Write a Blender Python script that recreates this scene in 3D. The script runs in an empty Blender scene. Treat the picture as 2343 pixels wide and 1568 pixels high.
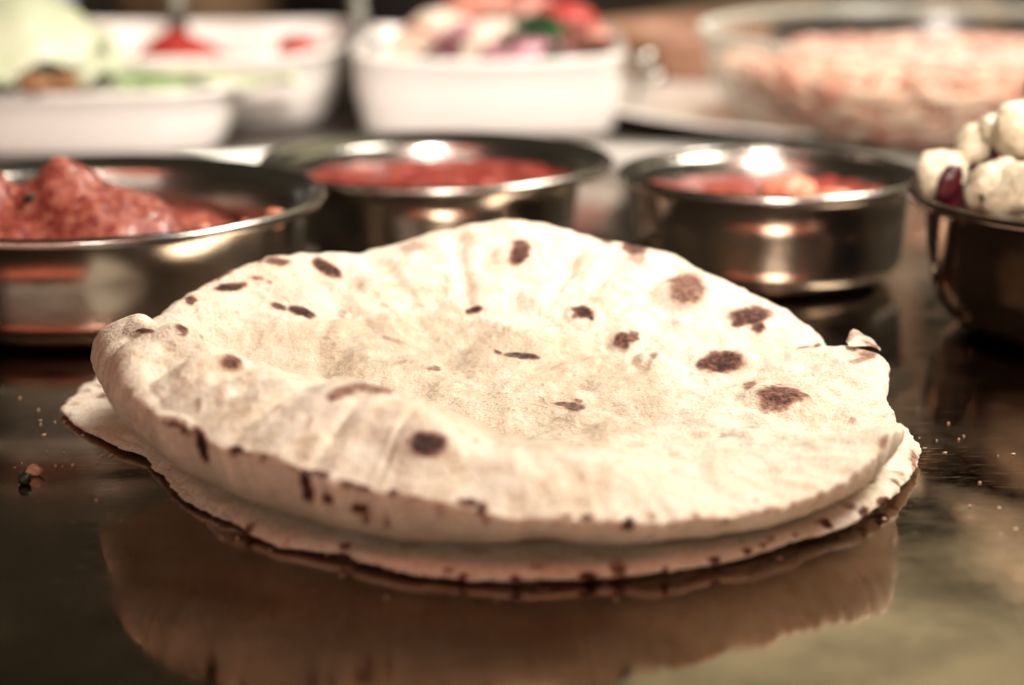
import bpy, math, random
import numpy as np
from mathutils import Vector, Matrix

random.seed(7)
RNG = np.random.default_rng(11)
SC = bpy.context.scene
COL = SC.collection

# ------------------------------------------------------------------ camera
CAM_H, PITCH, FPX, CX, CY, WPX = 0.134, math.radians(14.5), 4700.0, 1171.5, 784.0, 2343.0
CP, SP = math.cos(PITCH), math.sin(PITCH)
cam = bpy.data.cameras.new('camera')
cam.sensor_width = 36.0
cam.lens = 36.0 * FPX / WPX
cam.clip_start, cam.clip_end = 0.01, 50.0
cam.dof.use_dof = True
cam.dof.focus_distance = 0.437
cam.dof.aperture_fstop = 8.2
camo = bpy.data.objects.new('camera', cam)
COL.objects.link(camo)
camo.location = (0, 0, CAM_H)
camo.rotation_euler = (math.pi / 2 - PITCH, 0, 0)
SC.camera = camo

# ------------------------------------------------------------------ light
w = bpy.data.worlds.new('World')
SC.world = w
w.use_nodes = True
bg = w.node_tree.nodes['Background']
bg.inputs[0].default_value = (1.0, 0.80, 0.50, 1)
bg.inputs[1].default_value = 0.05


def lamp(name, kind, loc, power, color, size=None, target=None, size_y=None):
    l = bpy.data.lights.new(name, kind)
    l.energy = power
    l.color = color
    if kind == 'AREA':
        l.shape = 'RECTANGLE' if size_y else 'DISK'
        l.size = size
        if size_y:
            l.size_y = size_y
    else:
        l.shadow_soft_size = size
    o = bpy.data.objects.new(name, l)
    COL.objects.link(o)
    o.location = loc
    if target is not None:
        o.rotation_euler = (Vector(target) - Vector(loc)).to_track_quat('-Z', 'Y').to_euler()
    return o


lamp('pendant_lamp', 'AREA', (0.56, 0.64, 0.84), 18.5, (1.0, 0.925, 0.81), 0.70, (0.02, 0.50, 0), 0.24)
lamp('red_fill_light', 'AREA', (-0.10, -1.0, 1.25), 9.5, (1.0, 0.29, 0.19), 2.4, (0.0, 0.6, 0), 0.30)  # added fill that reddens the sides the key leaves in shade
sp = lamp('dish_fill_spot', 'SPOT', (0.08, 0.0, 0.46), 50.0, (1.0, 0.92, 0.83), 0.11, (0.05, 1.05, 0.06))  # added spot that brightens the dishes at the back, not a known fitting
sp.data.spot_size, sp.data.spot_blend = math.radians(38), 0.20
lamp('tube_lamp', 'AREA', (-0.50, -1.5, 0.74), 2.7, (1.0, 0.90, 0.80), 1.7, (0.0, 0.6, 0), 0.05)
for i in range(11):
    lamp('ceiling_bulb', 'POINT', (-1.40 + 0.185 * i, -1.5, 0.74 + 0.06 * (-1) ** i + 0.02 * math.sin(i * 2.3)), 0.5, (1.0, 0.90, 0.80), 0.042)
lamp('warm_wall_light', 'AREA', (0.80, 2.2, 1.25), 3.2, (1.0, 0.90, 0.56), 1.5, (0.1, 0.4, 0.0), 0.9)

SC.view_settings.view_transform = 'Standard'
SC.view_settings.look = 'None'
SC.view_settings.exposure = 0.0
SC.view_settings.gamma = 1.0
SC.cycles.use_denoising = True
SC.cycles.max_bounces = 10
SC.cycles.caustics_reflective = True
SC.cycles.caustics_refractive = False


# ------------------------------------------------------------------ helpers
def unproj(px, py, Y=None, Z=None):
    u, v = (px - CX) / FPX, (CY - py) / FPX
    dx, dy, dz = u, CP + v * SP, -SP + v * CP
    t = Y / dy if Y is not None else (Z - CAM_H) / dz
    return np.array([t * dx, t * dy, CAM_H + t * dz])


def proj(P):
    x, y, z = P[:, 0], P[:, 1], P[:, 2] - CAM_H
    d = y * CP - z * SP
    return CX + FPX * x / d, CY - FPX * (y * SP + z * CP) / d, d


def zc(pts, ox, oy, sc):          # zoomed-crop pixels -> working pixels
    return [((ox + x / sc) / 1.487, (oy + y / sc) / 1.487) for x, y in pts]


def _hash(ix, iy, iz, seed):
    h = (ix * 374761393 + iy * 668265263 + iz * 2147483647 + seed * 1274126177) & 0xffffffff
    h = ((h ^ (h >> 13)) * 1274126177) & 0xffffffff
    return ((h ^ (h >> 16)) & 0xffff) / 65535.0


def vnoise(P, scale, seed=0):
    Q = np.asarray(P, float) * scale + 1000.0
    i = np.floor(Q).astype(np.int64)
    f = Q - i
    f = f * f * f * (f * (f * 6 - 15) + 10)
    r = 0
    for a in (0, 1):
        for b in (0, 1):
            for c in (0, 1):
                wgt = (f[:, 0] if a else 1 - f[:, 0]) * (f[:, 1] if b else 1 - f[:, 1]) * (f[:, 2] if c else 1 - f[:, 2])
                r = r + wgt * _hash(i[:, 0] + a, i[:, 1] + b, i[:, 2] + c, seed)
    return r * 2 - 1


def fbm(P, scale, octs=3, seed=0):
    r, a = 0, 1.0
    for k in range(octs):
        r = r + a * vnoise(P, scale * 2 ** k, seed + k * 17)
        a *= 0.5
    return r


def mesh(name, verts, faces, mat=None, parent=None, smooth=True, loc=None):
    me = bpy.data.meshes.new(name)
    me.from_pydata([tuple(map(float, v)) for v in verts], [], [tuple(int(i) for i in f) for f in faces])
    if smooth:
        me.polygons.foreach_set('use_smooth', [True] * len(me.polygons))
    me.update()
    o = bpy.data.objects.new(name, me)
    COL.objects.link(o)
    if mat:
        for m in (mat if isinstance(mat, (list, tuple)) else [mat]):
            me.materials.append(m)
    if parent:
        o.parent = parent
    if loc is not None:
        o.location = loc
    return o


def empty(name, loc, rz=0.0):
    o = bpy.data.objects.new(name, None)
    o.empty_display_size = 0.01
    COL.objects.link(o)
    o.location = loc
    o.rotation_euler = (0, 0, rz)
    return o


def tag(o, label=None, cat=None, group=None, kind=None):
    if label: o['label'] = label
    if cat: o['category'] = cat
    if group: o['group'] = group
    if kind: o['kind'] = kind
    return o


def lathe(prof, n=96, closed=False):
    V, F = [], []
    m = len(prof)
    for j in range(n):
        a = 2 * math.pi * j / n
        for r, z in prof:
            V.append((r * math.cos(a), r * math.sin(a), z))
    for j in range(n):
        k = (j + 1) % n
        for i in range(m if closed else m - 1):
            i2 = (i + 1) % m
            F.append((j * m + i, k * m + i, k * m + i2, j * m + i2))
    return V, F


def rings(R, close_first=True, close_last=True):
    """loft through equal-length rings, centre-capped"""
    n = len(R[0])
    V = [tuple(p) for r in R for p in r]
    F = []
    for i in range(len(R) - 1):
        for j in range(n):
            k = (j + 1) % n
            F.append((i * n + j, i * n + k, (i + 1) * n + k, (i + 1) * n + j))
    if close_first:
        V.append(tuple(np.mean(R[0], axis=0))); c = len(V) - 1
        F += [(c, (j + 1) % n, j) for j in range(n)]
    if close_last:
        b = (len(R) - 1) * n
        V.append(tuple(np.mean(R[-1], axis=0))); c = len(V) - 1
        F += [(c, b + j, b + (j + 1) % n) for j in range(n)]
    return V, F


def tube(path, radii, n=10, flat=1.0):
    """swept tube; flat < 1 flattens it along world z"""
    P = [np.array(p, float) for p in path]
    R = []
    for i, p in enumerate(P):
        t = P[min(i + 1, len(P) - 1)] - P[max(i - 1, 0)]
        t /= np.linalg.norm(t)
        up = np.array([0, 0, 1.0]) if abs(t[2]) < 0.9 else np.array([0, 1.0, 0])
        s = np.cross(t, up); s /= np.linalg.norm(s)
        u = np.cross(s, t)
        r = radii[i] if hasattr(radii, '__len__') else radii
        R.append([p + r * (math.cos(a) * s + flat * math.sin(a) * u) for a in np.linspace(0, 2 * math.pi, n, endpoint=False)])
    return rings(R)


def ico(sub=3):
    import bmesh
    bm = bmesh.new()
    bmesh.ops.create_icosphere(bm, subdivisions=sub, radius=1.0)
    V = np.array([v.co[:] for v in bm.verts]); F = [[v.index for v in f.verts] for f in bm.faces]
    bm.free()
    return V, F


ICO2, ICO3, ICO4 = ico(2), ico(3), ico(4)


def attr(o, name, vals):
    a = o.data.attributes.new(name, 'FLOAT', 'POINT')
    a.data.foreach_set('value', np.asarray(vals, np.float32))


# ------------------------------------------------------------------ materials
class M:
    def __init__(s, name):
        s.m = bpy.data.materials.new(name)
        s.m.use_nodes = True
        s.t = s.m.node_tree
        s.b = s.t.nodes['Principled BSDF']
        s._co = None

    def node(s, typ, **kw):
        n = s.t.nodes.new(typ)
        for k, v in kw.items():
            if k.startswith('i_'):
                s.plug(n, k[2:].replace('_', ' '), v)
            else:
                setattr(n, k, v)
        return n

    def plug(s, n, key, v):
        inp = n.inputs[key]
        if hasattr(v, 'is_output') or isinstance(v, bpy.types.NodeSocket):
            s.t.links.new(v, inp)
        else:
            inp.default_value = (*v, 1) if isinstance(v, tuple) and len(v) == 3 and inp.type == 'RGBA' else v

    def set(s, **kw):
        for k, v in kw.items():
            s.plug(s.b, k.replace('_', ' '), v)
        return s

    def co(s, kind='Object', scale=None):
        c = s.node('ShaderNodeTexCoord').outputs[kind]
        if scale:
            mp = s.node('ShaderNodeMapping')
            mp.inputs['Scale'].default_value = scale
            s.t.links.new(c, mp.inputs[0])
            c = mp.outputs[0]
        return c

    def noise(s, scale, detail=3, rough=0.5, co=None, dist=0.0):
        n = s.node('ShaderNodeTexNoise')
        n.inputs['Scale'].default_value = scale
        n.inputs['Detail'].default_value = detail
        n.inputs['Roughness'].default_value = rough
        n.inputs['Distortion'].default_value = dist
        s.t.links.new(co or s.co(), n.inputs['Vector'])
        return n.outputs['Fac']

    def ramp(s, fac, stops):
        r = s.node('ShaderNodeValToRGB')
        el = r.color_ramp.elements
        while len(el) < len(stops):
            el.new(0.5)
        for e, (p, c) in zip(el, stops):
            e.position = p
            e.color = (*c, 1) if not isinstance(c, (int, float)) else (c, c, c, 1)
        s.t.links.new(fac, r.inputs[0])
        return r.outputs[0]

    def mix(s, fac, a, b, mode='MIX'):
        n = s.node('ShaderNodeMix', data_type='RGBA', blend_type=mode)
        s.plug(n, 0, fac)
        for k, v in ((6, a), (7, b)):
            s.plug(n, k, v)
        return n.outputs[2]

    def math(s, op, a, b=0.0, clamp=False):
        n = s.node('ShaderNodeMath', operation=op, use_clamp=clamp)
        s.plug(n, 0, a); s.plug(n, 1, b)
        return n.outputs[0]

    def bump(s, h, dist, strength=1.0, prev=None):
        n = s.node('ShaderNodeBump')
        n.inputs['Strength'].default_value = strength
        n.inputs['Distance'].default_value = dist
        s.t.links.new(h, n.inputs['Height'])
        if prev: s.t.links.new(prev, n.inputs['Normal'])
        s.t.links.new(n.outputs[0], s.b.inputs['Normal'])
        return n.outputs[0]

    def attr(s, name):
        return s.node('ShaderNodeAttribute', attribute_name=name).outputs['Fac']


def mat_bread():
    m = M('flatbread_dough')
    n1 = m.noise(260, 4, 0.6)
    n2 = m.noise(1500, 3, 0.6)
    n3 = m.noise(90, 2)
    c = m.ramp(m.math('ADD', m.math('MULTIPLY', n1, 0.6), m.math('MULTIPLY', n3, 0.4)),
               [(0.33, (0.68, 0.55, 0.41)), (0.45, (0.83, 0.75, 0.61)), (0.58, (0.88, 0.82, 0.71))])
    c = m.mix(m.ramp(m.noise(48, 3, 0.6), [(0.50, 0.0), (0.72, 0.30)]), c, (0.62, 0.46, 0.31))
    c = m.mix(m.ramp(n2, [(0.38, 0.45), (0.54, 0.0)]), c, (0.54, 0.36, 0.21))
    # butter soaked in the middle: a little darker and yellower
    wet = m.attr('wet')
    c = m.mix(m.math('MULTIPLY', wet, 0.6), c, m.mix(n1, (0.50, 0.36, 0.23), (0.80, 0.67, 0.49)))
    ch = m.attr('char')
    e = m.math('ADD', ch, m.math('MULTIPLY', m.math('SUBTRACT', m.noise(750, 5, 0.75), 0.5), m.math('MULTIPLY', ch, 1.9)))
    k = m.ramp(e, [(0.12, 0.0), (0.30, 0.35), (0.55, 0.85), (0.85, 1.0)])
    cc = m.ramp(e, [(0.22, (0.46, 0.23, 0.14)), (0.52, (0.25, 0.085, 0.048)), (0.78, (0.12, 0.038, 0.024)), (1.0, (0.035, 0.014, 0.011))])
    c = m.mix(k, c, cc)
    m.set(Base_Color=c, Roughness=m.math('SUBTRACT', 0.72, m.math('MULTIPLY', wet, 0.46)))
    m.set(Specular_IOR_Level=0.35, Subsurface_Weight=0.30, Subsurface_Scale=0.0018)
    m.b.inputs['Subsurface Radius'].default_value = (1.0, 0.40, 0.22)
    cb = m.node('ShaderNodeBump')
    cb.inputs['Strength'].default_value = 1.0
    cb.inputs['Distance'].default_value = 0.0014
    m.t.links.new(m.noise(1300, 2, 0.6), cb.inputs['Height'])
    m.t.links.new(cb.outputs[0], m.b.inputs['Coat Normal'])
    m.set(Coat_Weight=m.math('MULTIPLY', wet, 0.9), Coat_Roughness=0.10)
    p = m.bump(n1, 0.0011, 0.7)
    p = m.bump(n2, 0.00045, 0.8, p)
    m.bump(e, 0.0007, 0.55, p)
    return m.m


def mat_steel(name, base=(0.42, 0.395, 0.36), rough=0.19, fine=True, smear=0.25):
    m = M(name)
    sm = m.noise(60, 4, 0.6)
    m.set(Base_Color=m.mix(m.ramp(sm, [(0.4, 0.0), (0.7, smear)]), base, (0.30, 0.27, 0.22)), Metallic=1.0)
    m.set(Roughness=m.math('ADD', rough - 0.04, m.math('MULTIPLY', m.noise(45, 5, 0.65), 0.16)))
    m.bump(m.noise(30, 2, 0.5, m.co('Object', (1, 1, 4))), 0.0008, 0.12)
    return m.m


def mat_tray():
    m = M('scratched_steel')
    co = m.co()
    sm = m.noise(16, 5, 0.6)
    # fine scratches, two directions
    s1 = m.noise(60, 6, 0.75, m.co('Object', (1.2, 22, 1)))
    mp = m.node('ShaderNodeMapping')
    mp.inputs['Rotation'].default_value = (0, 0, 0.9)
    mp.inputs['Scale'].default_value = (1.5, 30, 1)
    m.t.links.new(m.co(), mp.inputs[0])
    s2 = m.noise(45, 6, 0.75, mp.outputs[0])
    base = m.mix(m.ramp(m.math('ADD', m.math('MULTIPLY', sm, 0.6), m.math('MULTIPLY', m.noise(55, 4, 0.65), 0.4)), [(0.42, 0.0), (0.60, 1.0)]), (0.44, 0.345, 0.265), (0.27, 0.205, 0.150))
    sp = m.ramp(m.noise(420, 2, 0.7), [(0.72, 0.0), (0.80, 0.6)])
    base = m.mix(m.math('MULTIPLY', sp, 0.5), base, (0.62, 0.5, 0.36))
    m.set(Base_Color=base, Metallic=1.0)
    r = m.math('ADD', 0.03, m.math('MULTIPLY', m.ramp(m.noise(38, 5, 0.7), [(0.38, 0.15), (0.66, 1.0)]), 0.17))
    r = m.math('ADD', r, m.math('MULTIPLY', sp, 0.3))
    m.set(Roughness=r)
    h = m.math('ADD', m.ramp(s1, [(0.60, 0.0), (0.78, 1.0)]), m.ramp(s2, [(0.64, 0.0), (0.80, 1.0)]))
    p = m.bump(h, 0.00010, 0.35)
    m.bump(m.noise(9, 2), 0.0015, 0.12, p)
    return m.m


def mat_simple(name, stops, scale, rough=0.5, bumpd=0.0, detail=3, **kw):
    m = M(name)
    n = m.noise(scale, detail, 0.55)
    m.set(Base_Color=m.ramp(n, stops), Roughness=rough, **kw)
    if bumpd:
        m.bump(m.noise(scale * 2.5, 3), bumpd, 0.7)
    return m.m


BREAD = mat_bread()
TRAY = mat_tray()
STEEL = mat_steel('polished_steel')
RIMSTEEL = mat_steel('satin_steel', (0.66, 0.64, 0.59), 0.40)
DARKSTEEL = mat_steel('tarnished_steel', (0.30, 0.22, 0.19), 0.12)
CERAMIC = mat_simple('white_ceramic', [(0.3, (0.80, 0.755, 0.70)), (0.7, (0.84, 0.80, 0.75))], 20, 0.18, Coat_Weight=0.4)
WOODT = mat_simple('dark_wood', [(0.3, (0.014, 0.008, 0.005)), (0.7, (0.030, 0.016, 0.010))], 14, 0.4, 0.0004)
WOODL = mat_simple('pale_wood', [(0.3, (0.12, 0.07, 0.04)), (0.7, (0.20, 0.125, 0.07))], 40, 0.5, 0.0004)
COPPER = mat_simple('terracotta', [(0.3, (0.22, 0.105, 0.06)), (0.7, (0.32, 0.17, 0.10))], 40, 0.5, 0.0005)
PASTE = mat_simple('chutney_paste', [(0.30, (0.13, 0.014, 0.011)), (0.5, (0.33, 0.075, 0.052)), (0.72, (0.52, 0.21, 0.14))],
                   330, 0.30, 0.0012, 5, Subsurface_Weight=0.15, Subsurface_Scale=0.003, Coat_Weight=0.25, Coat_Roughness=0.15)
CURRY = mat_simple('red_curry', [(0.32, (0.09, 0.007, 0.006)), (0.55, (0.26, 0.038, 0.028)), (0.75, (0.46, 0.16, 0.10))],
                   170, 0.36, 0.0009, 4)
CURRYCHUNK = mat_simple('curry_chunk', [(0.3, (0.55, 0.13, 0.075)), (0.7, (0.75, 0.36, 0.23))], 240, 0.3, 0.0007)
IVORY = mat_simple('ivory_floret', [(0.3, (0.54, 0.44, 0.29)), (0.55, (0.76, 0.68, 0.50)), (0.75, (0.82, 0.76, 0.61))], 300, 0.5, 0.0008,
                   Subsurface_Weight=0.2, Subsurface_Scale=0.003)
MAROON = mat_simple('maroon_bean', [(0.3, (0.020, 0.004, 0.005)), (0.6, (0.075, 0.007, 0.011))], 200, 0.4, 0.0003)  # bean colour, darkened to carry the shade between the ivory pieces
BLACKG = mat_simple('dark_herb', [(0.3, (0.006, 0.010, 0.006)), (0.7, (0.015, 0.035, 0.014))], 200, 0.4, 0.0003)
LETT = mat_simple('pale_lettuce', [(0.3, (0.40, 0.44, 0.27)), (0.6, (0.52, 0.54, 0.39)), (0.75, (0.58, 0.58, 0.46))], 45, 0.4, 0.0008,
                  Subsurface_Weight=0.1, Subsurface_Scale=0.004)
GREEN = mat_simple('green_herb', [(0.3, (0.010, 0.07, 0.02)), (0.7, (0.03, 0.15, 0.045))], 120, 0.4, 0.0005)
MIDGREEN = mat_simple('green_slice', [(0.3, (0.16, 0.26, 0.10)), (0.7, (0.32, 0.40, 0.21))], 120, 0.4, 0.0005)
TOMATO = mat_simple('tomato_skin', [(0.3, (0.30, 0.024, 0.024)), (0.7, (0.42, 0.06, 0.05))], 60, 0.22, 0.0, Subsurface_Weight=0.1, Subsurface_Scale=0.004)
FLESH = mat_simple('tomato_flesh', [(0.3, (0.42, 0.15, 0.11)), (0.7, (0.56, 0.30, 0.23))], 120, 0.3, 0.0006)
ONIONW = mat_simple('onion_white', [(0.3, (0.74, 0.60, 0.46)), (0.7, (0.80, 0.72, 0.62))], 60, 0.3)
ONIONP = mat_simple('onion_purple', [(0.3, (0.38, 0.12, 0.18)), (0.7, (0.66, 0.36, 0.40))], 80, 0.3)
BROWN = mat_simple('brown_crumbs', [(0.3, (0.18, 0.07, 0.03)), (0.7, (0.36, 0.18, 0.08))], 200, 0.5, 0.0008)
SAUCE = mat_simple('red_sauce', [(0.3, (0.24, 0.012, 0.010)), (0.7, (0.44, 0.045, 0.035))], 120, 0.25, 0.0008)
PORC = mat_simple('blue_glazed', [(0.3, (0.50, 0.55, 0.66)), (0.7, (0.60, 0.64, 0.72))], 20, 0.25)
GREYM = mat_steel('grey_steel', (0.13, 0.13, 0.105), 0.5)


def mat_glass(name='clear_glass', edge_light=0.02):
    m = M(name)
    tr = m.node('ShaderNodeBsdfTransparent')
    tr.inputs[0].default_value = (0.95, 0.96, 0.93, 1)
    gl = m.node('ShaderNodeBsdfGlossy')
    gl.inputs['Roughness'].default_value = 0.22
    lw = m.node('ShaderNodeLayerWeight')
    fr = m.node('ShaderNodeMath', operation='POWER')
    m.t.links.new(lw.outputs['Facing'], fr.inputs[0])
    fr.inputs[1].default_value = 3.5
    fr = m.node('ShaderNodeMath', operation='MULTIPLY_ADD')
    m.t.links.new(m.t.nodes['Math'].outputs[0], fr.inputs[0])
    fr.inputs[1].default_value = 0.40
    fr.inputs[2].default_value = 0.02
    mx = m.node('ShaderNodeMixShader')
    m.t.links.new(fr.outputs[0], mx.inputs[0])
    m.t.links.new(tr.outputs[0], mx.inputs[1])
    m.t.links.new(gl.outputs[0], mx.inputs[2])
    # whitish diffuse at grazing angles, painting in light caught by the glass edges
    df = m.node('ShaderNodeBsdfDiffuse')
    df.inputs[0].default_value = (0.80, 0.79, 0.72, 1)
    f2 = m.node('ShaderNodeMath', operation='MULTIPLY_ADD')
    m.t.links.new(m.t.nodes['Math'].outputs[0], f2.inputs[0])
    f2.inputs[1].default_value = 0.45
    f2.inputs[2].default_value = edge_light
    m2 = m.node('ShaderNodeMixShader')
    m.t.links.new(f2.outputs[0], m2.inputs[0])
    m.t.links.new(mx.outputs[0], m2.inputs[1])
    m.t.links.new(df.outputs[0], m2.inputs[2])
    mx = m2
    m.t.links.new(mx.outputs[0], m.t.nodes['Material Output'].inputs[0])
    return m.m


def mat_butter():
    m = M('melted_butter')
    m.set(Base_Color=(0.78, 0.64, 0.44), Roughness=0.10, Specular_IOR_Level=1.0, Coat_Weight=1.0, Coat_Roughness=0.04)
    return m.m


def mat_shred():
    m = M('pink_shreds')
    a = m.attr('tint')
    c = m.ramp(a, [(0.0, (0.46, 0.15, 0.11)), (0.3, (0.60, 0.30, 0.23)), (0.7, (0.68, 0.43, 0.34)), (1.0, (0.74, 0.58, 0.47))])
    m.set(Base_Color=c, Roughness=0.35, Subsurface_Weight=0.12, Subsurface_Scale=0.003)
    return m.m


GLASS, BUTTER, SHRED = mat_glass(), mat_butter(), mat_shred()
GLASSRIM = mat_glass('glass_lip', 0.30)  # stronger whitish mix paints a lit line along the lip

# ------------------------------------------------------------------ table and tray
TZ = -0.003
V, F = [], []
xs, ys = np.linspace(-1.6, 1.6, 9), np.linspace(-0.6, 1.9, 8)
for y in ys:
    for x in xs:
        V.append((x, y, TZ))
for i in range(7):
    for j in range(8):
        F.append((i * 9 + j, i * 9 + j + 1, (i + 1) * 9 + j + 1, (i + 1) * 9 + j))
tag(mesh('table_top', V, F, WOODT), kind='structure')

tray = empty('steel_tray', (0.0, 0.53, 0.0))
tag(tray, 'large round scratched steel tray under the flatbreads and steel bowls', 'tray')
fl = [(0.0002, 0.0)] + [(r, 0.0) for r in np.linspace(0.02, 0.262, 14)]
V, F = lathe(fl, 128)
mesh('tray_floor', V, F, TRAY, tray)
wall = [(0.262, 0.0), (0.2652, 0.0004), (0.2664, 0.0012), (0.2690, 0.0072), (0.2700, 0.0082), (0.2750, 0.0088), (0.2765, 0.0080),
        (0.2750, 0.0072), (0.2712, 0.0068), (0.2703, 0.0060), (0.2678, 0.0006), (0.2660, -0.0010), (0.262, TZ + 0.0005)]
V, F = lathe(wall, 160)
mesh('tray_rim', V, F, RIMSTEEL, tray)

# ------------------------------------------------------------------ flatbreads
CYB, RXB, RYB = 0.420, 0.0845, 0.085


def rim_pt(px, py, side, rx=RXB, ry=RYB):
    Y = CYB
    for _ in range(30):
        X = unproj(px, py, Y=Y)[0]
        q = max(0.0, 1 - (X / rx) ** 2)
        Y = 0.5 * Y + 0.5 * (CYB + side * ry * math.sqrt(q))
    return unproj(px, py, Y=Y)


R4 = lambda p: zc(p, 100, 1200, 1.9525)
R5 = lambda p: zc(p, 1200, 1400, 1.9525)
R6 = lambda p: zc(p, 2200, 1400, 1.742)
R7 = lambda p: zc(p, 0, 1100, 1.96)
R8 = lambda p: zc(p, 2600, 1000, 2.24)

back_px = [(332, 733), (375, 700), (430, 665), (500, 625), (560, 598), (620, 575), (700, 569), (800, 573), (880, 560), (960, 530), (1060, 508),
           (1150, 497), (1250, 505), (1330, 525), (1420, 549), (1480, 560), (1540, 571), (1600, 605), (1700, 648), (1780, 690), (1850, 735),
           (1880, 765), (1910, 797), (1948, 794), (1990, 792)]
right_px = R8([(895, 435), (935, 510), (920, 590), (940, 680), (930, 790), (975, 860), (1000, 985)])
seam_px = [(275, 905), (310, 935)] + \
    R4([(830, 430), (1080, 530), (1200, 590), (1370, 650), (1560, 690), (1720, 750), (1850, 790), (2050, 860), (2250, 900)]) + \
    R5([(270, 545), (430, 580), (720, 615), (900, 660), (1130, 710), (1430, 715), (1550, 720), (1850, 735), (2050, 730)]) + \
    R6([(0, 660), (300, 635), (600, 605), (800, 555), (1000, 495), (1150, 420), (1250, 335), (1400, 210), (1462, 120)])
bot_px = [(215, 812), (228, 843)] + R4([(500, 175), (570, 250), (650, 330), (760, 440), (850, 560), (950, 650), (1180, 820), (1450, 940), (1800, 1060), (2100, 1150)]) + \
    R5([(0, 770), (300, 830), (600, 842), (850, 842), (1050, 812), (1230, 772), (1400, 812), (1650, 832), (1850, 822), (2050, 795)]) + \
    R6([(0, 722), (300, 692), (600, 662), (800, 602), (1000, 542), (1150, 462), (1250, 372), (1400, 242), (1480, 132)])

SEAM = [unproj(212, 800, Y=0.427), unproj(219, 826, Y=0.417), unproj(238, 860, Y=0.407)] + [rim_pt(x, y, -1) for x, y in seam_px]
BACK = [rim_pt(x, y, +1) for x, y in back_px]
RIGHT = [unproj(x, y, Y=Y) for (x, y), Y in zip(right_px, [0.447, 0.440, 0.434, 0.428, 0.422, 0.416, 0.405])]
BOT = [rim_pt(x, y, -1, RXB - 0.004, RYB - 0.0175) for x, y in bot_px]


def ang(p):
    return math.atan2((p[1] - CYB), p[0]) % (2 * math.pi)


def periodic(pts, vals, th, smooth=0):
    a = np.array([ang(p) for p in pts]); o = np.argsort(a)
    r = np.interp(th, a[o], np.array(vals)[o], period=2 * math.pi)
    for _ in range(smooth):
        r = 0.25 * np.roll(r, 1) + 0.5 * r + 0.25 * np.roll(r, -1)
    return r


NT, NR = 760, 190
TH = np.linspace(0, 2 * math.pi, NT, endpoint=False)
RIM = SEAM + BACK + RIGHT
rimR = periodic(RIM, [math.hypot(p[0], p[1] - CYB) for p in RIM], TH, 6)
rimZ = periodic(RIM, [p[2] for p in RIM], TH, 6)
rimR = rimR + 0.0005 * vnoise(np.c_[np.cos(TH), np.sin(TH), 0 * TH], 14, 3) + 0.0005 * vnoise(np.c_[np.cos(TH), np.sin(TH), 0 * TH], 40, 4) + 0.0003 * vnoise(np.c_[np.cos(TH), np.sin(TH), 0 * TH], 110, 5)
rimZ = rimZ + 0.0005 * vnoise(np.c_[np.cos(TH), np.sin(TH), 0 * TH], 22, 14) + 0.0003 * vnoise(np.c_[np.cos(TH), np.sin(TH), 0 * TH], 70, 15)

# interior height: thin-plate spline through points read from the photograph
A = []
for x, y, Y in [(262, 751, .424), (295, 743, .418), (330, 742, .412), (400, 752, .401), (460, 780, .392), (530, 828, .383), (640, 838, .376), (750, 863, .371), (860, 872, .367), (950, 903, .362),
                (1010, 930, .359), (1060, 963, .356), (1100, 996, .354), (1135, 1012, .352), (1260, 1040, .350)]:
    A.append(unproj(x, y, Y=Y))
A += [np.array(p) for p in [(-.066, .420, .0215), (-.052, .411, .0180), (-.036, .400, .0160), (-.018, .390, .0148), (-.004, .380, .0145), (.018, .376, .0150), (.03, .40, .0128),
      (.0, .42, .0140), (-.03, .43, .0160), (.04, .42, .0125), (-.055, .437, .0180), (.062, .42, .0130), (.0, .45, .0165), (0, .472, .0255), (.03, .45, .0150), (.03, .47, .0235),
      (-.03, .455, .0185), (-.03, .475, .0262), (.055, .448, .0145), (.03, .362, .0172), (.05, .375, .0150), (.066, .395, .0130), (-.06, .453, .0220), (.015, .362, .0190)]]
ctrl = np.array(A + RIM[::1])


def tps_fit(P, lam=2e-5):
    xy, z = P[:, :2] * 10, P[:, 2]
    d = np.linalg.norm(xy[:, None] - xy[None], axis=2)
    K = np.where(d > 0, d * d * np.log(d + 1e-12), 0) + lam * np.eye(len(P))
    Q = np.c_[np.ones(len(P)), xy]
    Mx = np.block([[K, Q], [Q.T, np.zeros((3, 3))]])
    s = np.linalg.solve(Mx, np.r_[z, 0, 0, 0])
    return xy, s


def tps_eval(model, XY):
    xy, s = model
    q = XY * 10
    out = np.empty(len(q))
    for i in range(0, len(q), 20000):
        b = q[i:i + 20000]
        d = np.linalg.norm(b[:, None] - xy[None], axis=2)
        K = np.where(d > 0, d * d * np.log(d + 1e-12), 0)
        out[i:i + 20000] = K @ s[:-3] + s[-3] + b @ s[-2:]
    return out


tps = tps_fit(ctrl)
S = np.linspace(0.004, 1.0, NR) ** 0.9
TT, SS = np.meshgrid(TH, S)
RR = SS * rimR[None]
X, Y = RR * np.cos(TT), CYB + RR * np.sin(TT)
Z = tps_eval(tps, np.c_[X.ravel(), Y.ravel()]).reshape(X.shape)
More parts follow.
